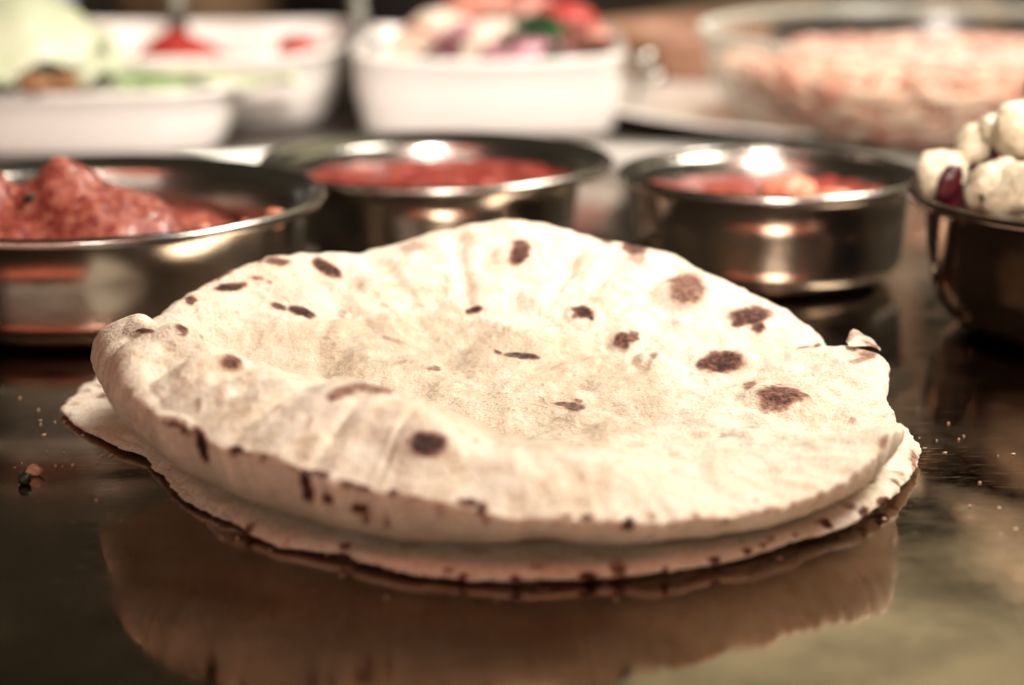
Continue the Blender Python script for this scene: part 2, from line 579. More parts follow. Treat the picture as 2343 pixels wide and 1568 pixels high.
# meet the traced rim exactly
k = np.clip((SS - 0.72) / 0.28, 0, 1) ** 1.5
Zl = Z + k * (rimZ - Z[-1])[None]
deg = np.degrees(TH)
wd = 0.018 + 0.165 * np.exp(-((deg - 188) / 18) ** 2)
for jj in range(NT):
    s0 = 1 - wd[jj]
    if not 140 < deg[jj] < 225:
        continue
    z0 = np.interp(s0, S, Z[:, jj])
    if z0 > rimZ[jj]:
        q = np.clip((S - s0) / wd[jj], 0, 1)
        zr = rimZ[jj] + (np.maximum(z0, Z[:, jj]) - rimZ[jj]) * np.sqrt(np.clip(1 - q ** 2.4, 0, 1))
        Zl[:, jj] = np.where(S > s0, zr, Zl[:, jj])
Z = Zl
for _ in range(3):
    Z = 0.25 * np.roll(Z, 1, 1) + 0.5 * Z + 0.25 * np.roll(Z, -1, 1)
# radial folds over the near bulge, soft lumps elsewhere
front = np.clip((-np.sin(TT) + 0.25) / 0.6, 0, 1) * np.clip((0.25 - np.cos(TT)) / 0.5, 0, 1)
band = np.exp(-((SS - 0.80) / 0.16) ** 2)
dirs = np.c_[np.cos(TT).ravel(), np.sin(TT).ravel(), 0 * TT.ravel()]
fold = fbm(dirs + 0.08 * np.c_[SS.ravel(), SS.ravel(), SS.ravel()], 9, 2, 5).reshape(X.shape)
Z += 0.0016 * fold * front * band
Z -= 0.0024 * front * band * np.exp(-(vnoise(dirs + 0.05 * np.c_[SS.ravel(), SS.ravel(), SS.ravel()], 6.5, 15).reshape(X.shape) / 0.13) ** 2)
P3 = np.c_[X.ravel(), Y.ravel(), 0 * X.ravel()]
inner = np.clip((1 - SS) / 0.12, 0, 1)
Z += inner * (0.0014 * vnoise(P3, 62, 1) + 0.0009 * vnoise(P3, 150, 2) + 0.00030 * vnoise(P3, 380, 6) + 0.00010 * vnoise(P3, 900, 8)).reshape(X.shape)
# smooth creases in the flat of the bread
cr = np.abs(vnoise(P3 + 0.006 * np.c_[vnoise(P3, 60, 21), vnoise(P3, 60, 22), 0 * P3[:, 0]], 38, 9)).reshape(X.shape)
Z -= inner * 0.0006 * np.exp(-(cr / 0.13) ** 2) * np.clip((0.85 - SS) / 0.3, 0, 1)
# round the back rim over so that its edge reads soft
Z -= 0.0012 * np.clip((SS - 0.965) / 0.035, 0, 1) ** 2 * np.clip(np.sin(TT) * 3 + 0.6, 0, 1)
TOP = np.stack([X, Y, Z], -1)

# folds running down the raised back
for gx, gy, dep, wid in [(1065, 590, .0022, .035), (1292, 600, .0020, .030), (1385, 640, .0010, .03), (900, 640, .0012, .05), (1500, 690, .0010, .03), (690, 640, .0012, .04)]:
    p = unproj(gx, gy, Y=0.478)
    t0 = math.atan2(p[1] - CYB, p[0])
    dth = (TT - t0 + math.pi) % (2 * math.pi) - math.pi + 0.10 * (SS - 0.8)
    TOP[..., 2] -= dep * np.exp(-(dth / wid) ** 2) * np.clip((SS - 0.45) / 0.25, 0, 1) * np.clip((1.02 - SS) / 0.12, 0, 1)

# blisters around the larger scorch marks: anchored on the surface, then raised
flat = TOP.reshape(-1, 3)
ppx, ppy, pdd = proj(flat)


def anchor(cx, cy):
    d2 = (ppx - cx) ** 2 + (ppy - cy) ** 2
    near = np.where(d2 < 14 ** 2)[0]
    if len(near) == 0:
        return flat[np.argmin(d2)]
    front_i = near[pdd[near] < pdd[near].min() + 0.012]
    return flat[front_i[np.argmin(d2[front_i])]]


blisters = [(1572, 665, .0075, .0016), (1795, 915, .0085, .0022), (1718, 735, .006, .0010), (1650, 832, .007, .0012), (1335, 722, .004, .0010), (1187, 600, .007, .0012), (975, 1018, .006, .0010),
            (1433, 778, .004, .0008), (1495, 830, .004, .0012), (640, 590, .007, .0010), (1090, 660, .008, .0009), (900, 640, .010, .0010), (1330, 590, .006, .0012)]
dz = np.zeros(len(flat))
for cx, cy, r, h in blisters:
    a = anchor(cx, cy)
    d = np.hypot(flat[:, 0] - a[0], flat[:, 1] - a[1]) / r
    dz += h * np.exp(-(d ** 4)) - 0.35 * h * np.exp(-((d - 1.25) / 0.22) ** 2)
flat[:, 2] += dz * inner.ravel()
TOP = flat.reshape(TOP.shape)
ppx, ppy, pdd = proj(flat)

# lower layer: wall from the seam down to the bottom edge, then the underside
botR = periodic(BOT, [math.hypot(p[0], p[1] - CYB) for p in BOT], TH, 6)
botZ = periodic(BOT, [p[2] for p in BOT], TH, 6)
thin_back = np.clip(np.sin(TH) * 4 + 0.9, 0, 1)            # towards the back the two layers lie together
botZ = botZ * (1 - thin_back) + (rimZ - 0.0042) * thin_back
botR = np.minimum(botR, rimR - 0.0008) * (1 - thin_back) + (rimR - 0.0015) * thin_back
left = np.exp(-((deg - 185) / 22) ** 2)
botZ = np.minimum(botZ, rimZ - 0.0012 - 0.005 * left)
botR = np.minimum(botR, rimR - 0.0055 * left)
U = []
for q in np.linspace(0.06, 1, 16):
    e = math.sin(q * math.pi / 2)
    bulge = 0.0009 * math.sin(q * math.pi)
    r = rimR + (botR - rimR) * q ** 1.6 + bulge
    z = rimZ - 0.0012 * thin_back + (botZ - rimZ + 0.0012 * thin_back) * (0.35 * q + 0.65 * e)
    U.append(np.c_[r * np.cos(TH), CYB + r * np.sin(TH), z])
for q in np.linspace(0.03, 0.97, 26):
    r = botR * (1 - q)
    z = botZ + (0.0036 - botZ) * (1 - (1 - min(1, q * 1.7)) ** 2)
    tz = np.array([np.interp(rr, rimR[j] * S, TOP[:, j, 2]) for j, rr in enumerate(r)]) - 0.0018
    U.append(np.c_[r * np.cos(TH), CYB + r * np.sin(TH), np.minimum(z, tz)])
U = np.array(U)
U[:16, :, 2] += 0.0004 * vnoise(U[:16].reshape(-1, 3), 260, 31).reshape(16, NT) * np.sin(np.linspace(0.06, 1, 16) * math.pi)[:, None]

ALL = np.concatenate([TOP[::-1], U], 0)            # not capped at the pole gap yet
ALL = np.concatenate([TOP, U], 0)
nrow = len(ALL)
VV = ALL.reshape(-1, 3)
idx = np.arange(nrow * NT).reshape(nrow, NT)
a_, b_ = idx[:-1], idx[1:]
quads = np.stack([a_, np.roll(a_, -1, 1), np.roll(b_, -1, 1), b_], -1).reshape(-1, 4)
FF = [tuple(q[::-1]) for q in quads.tolist()]
FF.append(tuple(idx[0].tolist()))
FF.append(tuple(idx[-1][::-1].tolist()))

bread = empty('flatbread', (0.0, CYB, 0.0036))
tag(bread, 'puffed flatbread with raised wavy rim and buttered hollow, topmost of the stack', 'flatbread')
OFF = np.array([0.0, CYB, 0.0036])
top_o = mesh('puffed_round', VV - OFF, FF, BREAD, bread)

# scorch marks and other dark patches: (px, py, half-width, half-height, degrees, strength)
SPOTS = [(1195, 566, 19, 17, 0, .8), (1187, 588, 21, 15, -25, .85), (748, 614, 33, 13, 36, .95), (635, 600, 30, 8, 4, .7), (600, 598, 14, 5, 0, .5), (527, 656, 33, 9, -8, .95),
         (437, 687, 12, 9, -20, .75), (507, 626, 28, 9, -22, .7), (690, 714, 30, 9, 20, .95), (637, 703, 17, 6, 15, .75), (785, 717, 12, 9, 40, .4), (590, 636, 16, 5, 10, .6), (615, 645, 10, 5, 15, .5),
         (415, 749, 15, 10, 25, .8), (332, 757, 19, 5, 3, .8), (418, 765, 12, 4, 5, .6), (455, 772, 10, 3, 0, .6), (1083, 712, 18, 8, -18, .95), (1335, 715, 25, 12, 4, .95), (1352, 724, 9, 8, 40, .8),
         (1316, 722, 8, 8, 0, .6), (1425, 782, 19, 17, 0, .75), (1448, 770, 12, 14, 0, .65), (1497, 812, 9, 9, 0, .55), (1489, 830, 6, 18, 15, .4), (1195, 815, 36, 6, 4, 1.0), (1140, 806, 10, 5, 25, .8),
         (993, 844, 14, 6, 5, .65), (915, 830, 20, 4, -15, .4), (900, 777, 30, 5, 18, .35), (1572, 662, 40, 36, 0, .62), (1560, 675, 26, 26, 0, .45), (1450, 568, 28, 13, 8, .75), (1390, 549, 14, 6, 0, .7), (1460, 590, 18, 12, 0, .4),
         (1718, 722, 42, 18, -3, .85), (1690, 736, 18, 9, -20, .85), (1735, 748, 14, 14, -20, .8), (1655, 828, 46, 24, -4, .85), (1617, 832, 22, 11, -20, .8), (1716, 880, 17, 9, -15, .55),
         (1785, 905, 48, 22, 3, .75), (1770, 925, 34, 18, 0, .55), (1835, 905, 20, 8, 8, .65), (1312, 930, 24, 10, 8, .75), (1290, 925, 18, 4, 5, .7), (1325, 917, 10, 5, 20, .55),
         (780, 900, 35, 14, -18, .62), (860, 885, 60, 14, 0, .55), (935, 898, 40, 10, 18, .60), (530, 830, 24, 14, 5, .75), (528, 815, 12, 6, 0, .5), (455, 925, 7, 18, 5, .45), (420, 890, 22, 26, 0, .28),
         (980, 1016, 36, 27, -4, .95), (938, 1008, 16, 8, 10, .5), (505, 900, 14, 40, 12, .30), (712, 965, 9, 16, 15, .42), (940, 565, 30, 12, -12, .36), (660, 575, 20, 6, 0, .3),
         (1090, 1009, 6, 4, 0, .5), (1840, 795, 16, 3, -10, .6), (1871, 790, 10, 4, -10, .75), (1955, 800, 6, 4, 0, .6), (1968, 824, 26, 6, -12, .5), (1985, 812, 22, 8, 10, .55),
         # along the seam and the lower wall
         (390, 968, 34, 6, 20, .7), (425, 985, 16, 6, 30, .7), (462, 1010, 11, 34, -22, 1.0), (470, 1035, 9, 20, -15, 1.0), (540, 1031, 14, 11, 0, .95), (560, 1036, 16, 5, 10, .65), (606, 1046, 13, 8, 5, .7), (668, 1066, 18, 5, 10, .5),
         (700, 1100, 11, 26, -8, 1.0), (705, 1125, 11, 26, -15, 1.0), (726, 1083, 26, 8, 10, .9), (748, 1141, 10, 12, -20, 1.0), (790, 1106, 20, 7, 10, .75), (830, 1116, 22, 6, 8, .7), (825, 1164, 18, 10, 25, .95), (838, 1190, 9, 8, 0, .6), (886, 1197, 9, 12, 0, .6),
         (900, 1127, 10, 8, 0, .85), (950, 1139, 18, 6, 6, .5), (1075, 1150, 24, 8, 8, .9), (1105, 1165, 11, 16, 0, .95), (1112, 1190, 6, 14, 0, .5), (1005, 1170, 8, 20, 0, .35), (880, 1170, 8, 8, 0, .45),
         (1300, 1182, 12, 6, 0, .55), (1342, 1183, 15, 7, 0, .85), (1435, 1198, 15, 12, -20, .95), (1493, 1183, 8, 10, 0, .55), (1595, 1180, 9, 10, 0, .5), (1660, 1192, 12, 10, 0, .5), (1760, 1165, 9, 8, 0, .45), (2025, 1015, 10, 18, 20, .5)]  # last entry darkens a patch near the right edge


def paint(V3, spots, seed=0, lim=0.02):
    px, py, dd = proj(V3)
    c = np.zeros(len(V3))
    jx = 5.0 * vnoise(V3, 420, 40 + seed) + 3.0 * vnoise(V3, 1000, 41 + seed)
    jy = 4.0 * vnoise(V3, 420, 42 + seed) + 3.0 * vnoise(V3, 1000, 43 + seed)
    for cx, cy, rx, ry, an, s in spots:
        d2 = (px - cx) ** 2 + (py - cy) ** 2
        near = np.where(d2 < 12 ** 2)[0]
        if len(near) == 0:
            near = np.array([np.argmin(d2)])
        fi = near[dd[near] < dd[near].min() + 0.006]
        a = V3[fi[np.argmin(d2[fi])]]
        ok = np.where((np.abs(px - cx) < rx * 2.2 + 12) & (np.abs(py - cy) < max(rx, ry) * 2.2 + 12))[0]
        ok = ok[np.linalg.norm(V3[ok] - a, axis=1) < lim]
        jm = min(1.0, min(rx, ry) / 10.0)
        ux, uy = px[ok] - cx + jx[ok] * jm, py[ok] - cy + jy[ok] * jm
        ca, sa = math.cos(math.radians(an)), math.sin(math.radians(an))
        q = np.sqrt(((ux * ca + uy * sa) / rx) ** 2 + ((-ux * sa + uy * ca) / ry) ** 2)
        v = s * np.clip(1.0 - (q - 0.80) / 0.65, 0, 1)
        c[ok] = np.maximum(c[ok], v)
    return c


for _ in range(70):
    SPOTS.append((random.uniform(330, 2000), random.uniform(560, 1180), random.uniform(4, 12), random.uniform(3, 7), random.uniform(-30, 30), random.uniform(.18, .36)))
CH = paint(VV, SPOTS)
HOLLOW = [(480, 792), (640, 848), (760, 872), (860, 884), (950, 912), (1010, 940), (1060, 975), (1100, 1005), (1200, 1030), (1340, 1035), (1470, 985), (1540, 930), (1500, 860), (1450, 800),
          (1300, 765), (1100, 735), (900, 715), (720, 735), (560, 755)]
qx, qy, _ = proj(VV)
ins = np.zeros(len(VV), bool)
for (x0, y0), (x1, y1) in zip(HOLLOW, HOLLOW[1:] + HOLLOW[:1]):
    cond = (y0 > qy) != (y1 > qy)
    ins ^= cond & (qx < (x1 - x0) * (qy - y0) / (y1 - y0 + 1e-9) + x0)
g = ins[:NR * NT].reshape(NR, NT).astype(float)
for _ in range(40):
    g = (g + np.roll(g, 1, 1) + np.roll(g, -1, 1) + np.r_[g[:1], g[:-1]] + np.r_[g[1:], g[-1:]]) / 5
wet = np.r_[g.ravel(), np.zeros(len(VV) - NR * NT)]
wet = np.clip(wet * (0.85 + 0.45 * vnoise(VV, 90, 61) + 0.35 * vnoise(VV, 260, 62)), 0, 1)
wet[NR * NT:] = 0
attr(top_o, 'char', CH)
attr(top_o, 'wet', wet)

# torn scrap standing up at the right of the rim
fp = [unproj(*q, Y=0.449) for q in R8([(646, 372), (648, 330), (655, 290), (680, 275), (720, 292), (770, 318), (810, 345), (840, 370), (868, 402)])]
base = [unproj(*q, Y=0.446) for q in R8([(640, 398), (690, 398), (720, 396), (760, 398), (790, 400), (815, 405), (840, 412), (870, 420), (895, 432)])]
Vt, Ft = [], []
nv, nu = 9, len(fp)
for s_ in (0, 1):
    for i in range(nv):
        q = i / (nv - 1)
        for j in range(nu):
            p = base[j] * (1 - q) + fp[j] * q
            p = p + np.array([0, 0.0012 * math.sin(q * 3) + (0.0013 if s_ else 0), 0])
            Vt.append(p)
for s_ in (0, 1):
    o_ = s_ * nv * nu
    for i in range(nv - 1):
        for j in range(nu - 1):
            f = (o_ + i * nu + j, o_ + i * nu + j + 1, o_ + (i + 1) * nu + j + 1, o_ + (i + 1) * nu + j)
            Ft.append(f if not s_ else f[::-1])
bd = [i * nu for i in range(nv)] + [(nv - 1) * nu + j for j in range(1, nu)] + [i * nu + nu - 1 for i in range(nv - 2, -1, -1)]
for a1, b1 in zip(bd[:-1], bd[1:]):
    Ft.append((a1, b1, b1 + nv * nu, a1 + nv * nu))
Vt = np.array(Vt)
Vt += 0.0003 * np.c_[vnoise(Vt, 500, 1), vnoise(Vt, 500, 2), vnoise(Vt, 500, 3)]
scrap = mesh('torn_scrap', Vt - OFF, Ft, BREAD, bread)
attr(scrap, 'char', paint(Vt, [(1985, 783, 14, 5, 20, .5), (2000, 795, 10, 5, 30, .8)], 3))
attr(scrap, 'wet', np.zeros(len(Vt)))

# beads of melted butter in the hollow
Vb, Fb = [], []
iv, if_ = ICO2
cand = np.where((wet[:NR * NT] > 0.30) & (np.hypot((VV[:NR * NT, 0] + 0.006) / 0.044, (VV[:NR * NT, 1] - 0.425) / 0.028) < 1))[0]
for c in RNG.choice(cand, 260, replace=False):
    p = VV[c]
    r = RNG.uniform(0.00012, 0.0003)
    b = len(Vb)
    sx = RNG.uniform(0.8, 1.5)
    for v in iv:
        Vb.append(p + v * r * np.array([sx, 1, 0.42]) - OFF)
    Fb += [[i + b for i in f] for f in if_]
bd_o = mesh('butter_beads', Vb, Fb, BUTTER, bread)
bd_o['kind'] = 'stuff'


def flat_bread(name, outline, zb, zt, seed, label, spots, wob=0.0):
    """outline: list of world xy points all round, star-shaped about its centre"""
    O = np.array(outline)
    c = np.array([0.0, CYB])
    a = np.arctan2(O[:, 1] - c[1], O[:, 0] - c[0]) % (2 * math.pi)
    r = np.hypot(O[:, 0] - c[0], O[:, 1] - c[1])
    o = np.argsort(a)
    n = 900
    th = np.linspace(0, 2 * math.pi, n, endpoint=False)
    R = np.interp(th, a[o], r[o], period=2 * math.pi)
    for _ in range(3):
        R = .25 * np.roll(R, 1) + .5 * R + .25 * np.roll(R, -1)
    cs = np.c_[np.cos(th), np.sin(th), 0 * th]
    R += 0.00045 * vnoise(cs, 30, seed) + 0.00035 * vnoise(cs, 90, seed + 1)
    lift = wob * np.clip(0.5 + vnoise(cs, 5, seed + 2), 0, 1.3)
    rows = []
    sS = np.r_[np.linspace(0.02, 0.93, 34), 0.955, 0.975, 0.99]
    H = zt - zb
    for s in sS:
        rows.append(np.c_[R * s * cs[:, 0], CYB + R * s * cs[:, 1], zt + lift * s ** 6 - H * 0.25 * max(0, (s - .93) / .07) ** 2])
    for q in np.linspace(0.15, 0.85, 5):
        rr = R * (0.992 + 0.012 * math.sin(q * math.pi))
        rows.append(np.c_[rr * cs[:, 0], CYB + rr * cs[:, 1], zt - H * .25 - (H * .75) * q + lift])
    for s in (0.985, 0.95, 0.85, 0.6, 0.3, 0.02):
        rows.append(np.c_[R * s * cs[:, 0], CYB + R * s * cs[:, 1], zb + lift * s ** 6])
    A3 = np.array(rows)
    flatv = A3.reshape(-1, 3)
    flatv[:, 2] += 0.00035 * vnoise(flatv * [1, 1, 0], 130, seed + 4) + 0.00018 * vnoise(flatv * [1, 1, 0], 420, seed + 5)
    ix = np.arange(len(flatv)).reshape(len(rows), n)
    a2, b2 = ix[:-1], ix[1:]
    q = np.stack([b2, np.roll(b2, -1, 1), np.roll(a2, -1, 1), a2], -1).reshape(-1, 4).tolist()
    q.append(ix[0].tolist()); q.append(ix[-1][::-1].tolist())
    ob = mesh(name, flatv - np.array([0, CYB, zb]), q, BREAD, None, True, (0, CYB, zb))
    edge = np.clip(vnoise(flatv, 260, seed + 7) * 1.6 - 0.75, 0, 0.7)
    rad = np.hypot(flatv[:, 0], flatv[:, 1] - CYB) / np.tile(R, len(rows))
    attr(ob, 'char', np.maximum(paint(flatv, spots, seed, 0.012), edge * np.clip((rad - 0.9) / 0.08, 0, 1)))
    attr(ob, 'wet', 0 * rad)
    tag(ob, label, 'flatbread')
    return ob


mid_px = R7([(800, 490), (770, 560), (755, 620), (755, 700), (800, 790), (870, 825), (960, 870), (1080, 970), (1200, 1090)]) + \
    R4([(1180, 1030), (1400, 1170), (1650, 1270), (1900, 1310), (2150, 1375)]) + \
    R5([(0, 965), (350, 1070), (800, 1112), (1100, 1132), (1400, 1115), (1650, 1105), (2000, 1092)]) + \
    R6([(120, 970), (400, 912), (600, 888), (800, 822), (1000, 752), (1200, 688), (1350, 602), (1450, 532), (1550, 405), (1600, 260), (1590, 215), (1570, 188), (1530, 130), (1475, 80)])
mid = [unproj(x, y, Z=0.0012)[:2] for x, y in mid_px]
for t in np.linspace(12, 168, 14):
    mid.append(np.array([0.083 * math.cos(math.radians(t)), CYB + 0.075 * math.sin(math.radians(t))]))
LOW = [(1975, 1093, 30, 11, 8, .9), (1950, 1105, 16, 8, -20, .7), (1635, 1280, 14, 7, 0, .9), (1710, 1262, 10, 7, 0, .9), (1745, 1248, 9, 6, 0, .6), (1765, 1235, 12, 6, -30, .5), (1820, 1225, 8, 5, 0, .6),
       (1893, 1200, 13, 8, 20, .95), (1975, 1170, 10, 9, 0, .85), (2018, 1148, 14, 9, -20, .85), (1345, 1318, 20, 8, 0, .9), (1180, 1325, 14, 6, 0, .8), (1520, 1308, 8, 12, 0, .7), (300, 957, 16, 5, 18, 1.0),
       (1060, 1318, 12, 6, 0, .7), (2090, 1050, 6, 20, 0, .6), (1090, 1262, 40, 8, 0, .3), (940, 1250, 30, 8, 0, .35)]
flat_bread('flatbread', mid, 0.0016, 0.0038, 71, 'flat scorched-edge flatbread directly beneath the puffed one', LOW, -0.0009)
bot_pts = R7([(660, 330), (640, 390), (560, 430), (480, 500), (425, 550), (407, 585), (425, 610), (470, 632), (600, 722), (700, 767), (780, 820), (870, 850), (980, 892), (1080, 990)])
bl = [unproj(x, y, Z=0.0012)[:2] for x, y in bot_pts]
for p in mid:
    v = p - np.array([0, CYB])
    if math.degrees(math.atan2(v[1], v[0])) % 360 < 135 or math.degrees(math.atan2(v[1], v[0])) % 360 > 212:
        bl.append(np.array([0, CYB]) + v * 0.965)
flat_bread('flatbread', bl, 0.0004, 0.0020, 91, 'lowest flatbread of the stack, its corner jutting out over the bare tray', [(232, 905, 12, 5, 0, .7), (222, 882, 10, 5, 0, .6)], 0.0003)

# ------------------------------------------------------------------ steel bowls


def bowl(loc, R, h, body, base_r, mat, label, tilt=0.0, n=128, roundness=0.3):
    t = 0.0008
    Rb = R * body
    rb = R * base_r
    rz = h * roundness
    outer = [(0.0005, 0.0006), (rb * 0.6, 0.0004), (rb * 0.92, 0.0)]
    for q in np.linspace(0, 1, 9):
        a = q * math.pi / 2
        outer.append((rb + (Rb * 0.965 - rb) * math.sin(a), rz * (1 - math.cos(a))))
    n_round = len(outer)
    outer += [(Rb * 0.985, h * 0.62), (Rb, h * 0.92), (Rb + 0.0006, h - 0.0020)]
    bd_ = 0.0016
    lip = [(Rb + (R - Rb) * 0.4, h - 0.0010), (R - 2 * bd_, h - 0.0007)]
    lip += [(R - bd_ + bd_ * math.cos(q), h + bd_ * math.sin(q)) for q in np.linspace(-2.2, 2.6, 13)]
    lip += [(Rb + (R - Rb) * 0.45, h - 0.0001), (Rb, h - 0.0011)]
    # the inside wall leans out towards the lip
    inner_ = [(Rb - 0.0006, h - 0.0018), (Rb - 0.0014, h - 0.0042), (Rb - 0.0022, h - 0.0074), (Rb - 0.0028, h - 0.0108)]
    inner_ += [(min(r, Rb - 0.0029 + t) - t, min(z + t, h - 0.0125)) for r, z in outer[:n_round][::-1][:-3]]
    prof = outer + lip + inner_ + [(rb * 0.6, 0.0014), (0.0005, 0.0014)]
    V, F = lathe(prof, n)
    V = np.array(V)
    V += 0.00015 * np.c_[vnoise(V, 55, 3), vnoise(V, 55, 4), vnoise(V, 55, 5)]
    o = mesh('steel_bowl', V, F, mat, None, True, loc)
    tag(o, label, 'bowl')
    return o


B1 = (-0.1170, 0.556, 0.0); R1, H1 = 0.0655, 0.0312
B2 = (-0.0240, 0.643, 0.0); R2, H2 = 0.0562, 0.0268
B3 = (0.0762, 0.600, 0.0); R3, H3 = 0.0450, 0.0300
B4 = (0.1585, 0.533, 0.0); R4b, H4 = 0.0540, 0.0355
bowl(B1, R1, H1, 0.88, 0.66, STEEL, 'wide steel bowl holding the tall mound of red chutney')
bowl(B2, R2, H2, 0.81, 0.60, STEEL, 'steel bowl of smooth red curry between the chutney bowl and chunky curry bowl')
bowl(B3, R3, H3, 0.91, 0.64, STEEL, 'steel bowl of red curry with pale chunks in it')
bowl(B4, R4b, H4, 0.90, 0.62, DARKSTEEL, 'dark steel bowl heaped with ivory pieces and maroon beans', roundness=0.5)


def disc_food(name, loc, R, hfun, mat, label, cat, n=96, m=40, depth=0.006):
    V, F = [], []
    P = []
    for i in range(m):
        s = (i + 0.02) / (m - 1 + 0.02)
        for j in range(n):
            a = 2 * math.pi * j / n
            P.append((R * s * math.cos(a), R * s * math.sin(a), 0))
    P = np.array(P)
    P[:, 2] = hfun(P[:, 0], P[:, 1])
    bot = P[-n:].copy(); bot[:, :2] *= 0.92; bot[:, 2] = -depth
    bot2 = bot.copy(); bot2[:, :2] *= 0.1
    A3 = np.concatenate([P, bot, bot2])
    ix = np.arange(len(A3)).reshape(-1, n)
    a2, b2 = ix[:-1], ix[1:]
    q = np.stack([b2, np.roll(b2, -1, 1), np.roll(a2, -1, 1), a2], -1).reshape(-1, 4).tolist()
    q.append(ix[0].tolist()); q.append(ix[-1][::-1].tolist())
    o = mesh(name, A3, q, mat, None, True, loc)
    return tag(o, label, cat)


def lumps(x, y, seed, amp, sc):
    return amp * fbm(np.c_[x, y, 0 * x + seed], sc, 4, seed)


def chut(x, y):
    z = -0.002 + 0 * x
    g = lambda cx, cy, r, h, p=2: h * np.exp(-(((x - cx) / r) ** 2 + ((y - cy) / r) ** 2) ** (p / 2))
    z += g(0.006, -0.013, 0.0190, 0.0040, 4) + g(0.012, -0.018, 0.0205, 0.0085, 7) + g(-0.016, -0.012, 0.021, 0.0105, 4) + g(-0.036, -0.016, 0.018, 0.0115, 5) + g(-0.004, -0.034, 0.034, 0.0065, 4)
    z += g(0.032, -0.030, 0.009, 0.0025)
    z -= 0.005 * np.clip((x - 0.026) / 0.02, 0, 1) * np.clip((y + 0.030) / 0.02, 0, 1)
    k = np.clip((0.054 - np.hypot(x, y)) / 0.01, 0, 1)
    return z + k * (lumps(x, y, 4, 0.0011, 95) + lumps(x, y, 8, 0.0008, 260))


disc_food('red_chutney', (B1[0], B1[1], 0.0210), R1 * 0.88 - 0.0036, chut, PASTE, 'coarse red chutney piled in a tall mound in the wide steel bowl', 'chutney', 180, 110, 0.007)


def cur2(x, y):
    return 0.0003 + lumps(x, y, 5, 0.0012, 110) + 0.0018 * np.exp(-(((x - 0.02) / 0.012) ** 2 + ((y + 0.03) / 0.006) ** 2))


disc_food('red_curry', (B2[0], B2[1], 0.0204), (R2 * 0.81 - 0.0018), cur2, CURRY, 'smooth oily red curry filling the widest-lipped steel bowl', 'curry', 120, 60)


def cur3(x, y):
    g = lambda cx, cy, r, h: h * np.exp(-(((x - cx) / r) ** 2 + ((y - cy) / r) ** 2) ** 1.5)
    return lumps(x, y, 15, 0.0012, 120) + g(0.020, -0.022, 0.007, 0.0025)


disc_food('red_curry', (B3[0], B3[1], 0.0236), (R3 * 0.91 - 0.0018), cur3, CURRY, 'lumpy red curry with pale chunks rising from its surface', 'curry', 120, 60)


def lump(name, loc, size, mat, label, cat, group=None, seed=0, amp=0.25, freq=1.6, rot=None, src=ICO3, parent=None):
    iv, f = src
    V = iv * (1 + amp * fbm(iv, freq, 3, seed))[:, None] * np.array(size)
    if rot is not None:
        V = V @ np.array(Matrix.Rotation(rot[0], 3, 'X') @ Matrix.Rotation(rot[1], 3, 'Y') @ Matrix.Rotation(rot[2], 3, 'Z')).T
    o = mesh(name, V, f, mat, parent, True, loc)
    if label:
        tag(o, label, cat, group)
    return o


lump('curry_chunk', (B3[0] + 0.0035, B3[1] - 0.012, 0.0262), (0.0085, 0.008, 0.0055), CURRYCHUNK, 'large pale pink chunk standing up in the lumpy red curry', 'food chunk', None, 5, 0.22)
lump('curry_chunk', (B3[0] + 0.0165, B3[1] - 0.016, 0.0254), (0.0055, 0.005, 0.0034), CURRYCHUNK, 'small pale chunk beside the large one in the lumpy red curry', 'food chunk', None, 9, 0.25)
lump('curry_chunk', (B2[0] + 0.014, B2[1] - 0.028, 0.0212), (0.010, 0.005, 0.0020), CURRYCHUNK, 'low pale lump at the front lip of the smooth red curry', 'food chunk', None, 19, 0.25)
for i, (x, y, s) in enumerate([(0.036, -0.036, .0028), (0.045, -0.029, .0020), (0.0515, -0.0170, .0026)]):
    lump('chutney_bit', (B1[0] + x * 1.05, B1[1] + y * 1.05, 0.0290), (s, s, s), CURRYCHUNK, 'small pink chutney bit stuck inside the lip of the wide steel bowl', 'chutney bit', 'chutney bits on the bowl lip', 50 + i, 0.3)
lump('clove_seed', (B1[0] - 0.0095, B1[1] - 0.0262, 0.0358), (0.0018, 0.0014, 0.0013), BLACKG, 'small black seed pressed into the red chutney mound', 'seed', None, 77, 0.25, rot=(0, -0.6, 0))

# heap of ivory pieces and beans in the dark bowl
rs = random.Random(5)
core = lambda x, y: -0.002 + 0.044 * np.exp(-(((x - 0.001) / 0.033) ** 2 + (y / 0.033) ** 2)) + lumps(x, y, 33, 0.002, 90)
disc_food('bean_shade_mass', (B4[0], B4[1], 0.0320), R4b * 0.90 - 0.0012, core, MAROON, 'dark maroon bean mass with shade in its colour, under the ivory pieces', 'salad', 90, 40, 0.006)  # its dark colour also stands in for shade between the pieces
GI = 'ivory pieces heaped in the dark bowl'
placed = []
n_try = 0
while len(placed) < 42 and n_try < 4000:
    n_try += 1
    a, r = rs.uniform(0, 2 * math.pi), 0.0455 * math.sqrt(rs.random())
    x, y = r * math.cos(a), r * math.sin(a)
    z = float(core(np.array([x]), np.array([y]))[0])
    if any((x - p[0]) ** 2 + (y - p[1]) ** 2 + (z - p[2]) ** 2 < 0.0088 ** 2 for p in placed):
        continue
    placed.append((x, y, z))
    s = rs.uniform(0.0062, 0.0088)
    lump('ivory_piece', (B4[0] + x, B4[1] + y, 0.032 + z + 0.0022), (s * rs.uniform(.8, 1.5), s, s * rs.uniform(.75, 1.05)), IVORY,
         'knobbly ivory piece in the heap on the dark steel bowl', 'food piece', GI, 100 + len(placed), 0.26, 1.5, (rs.uniform(-.8, .8), rs.uniform(-.8, .8), rs.uniform(0, 6)))
nb = 0
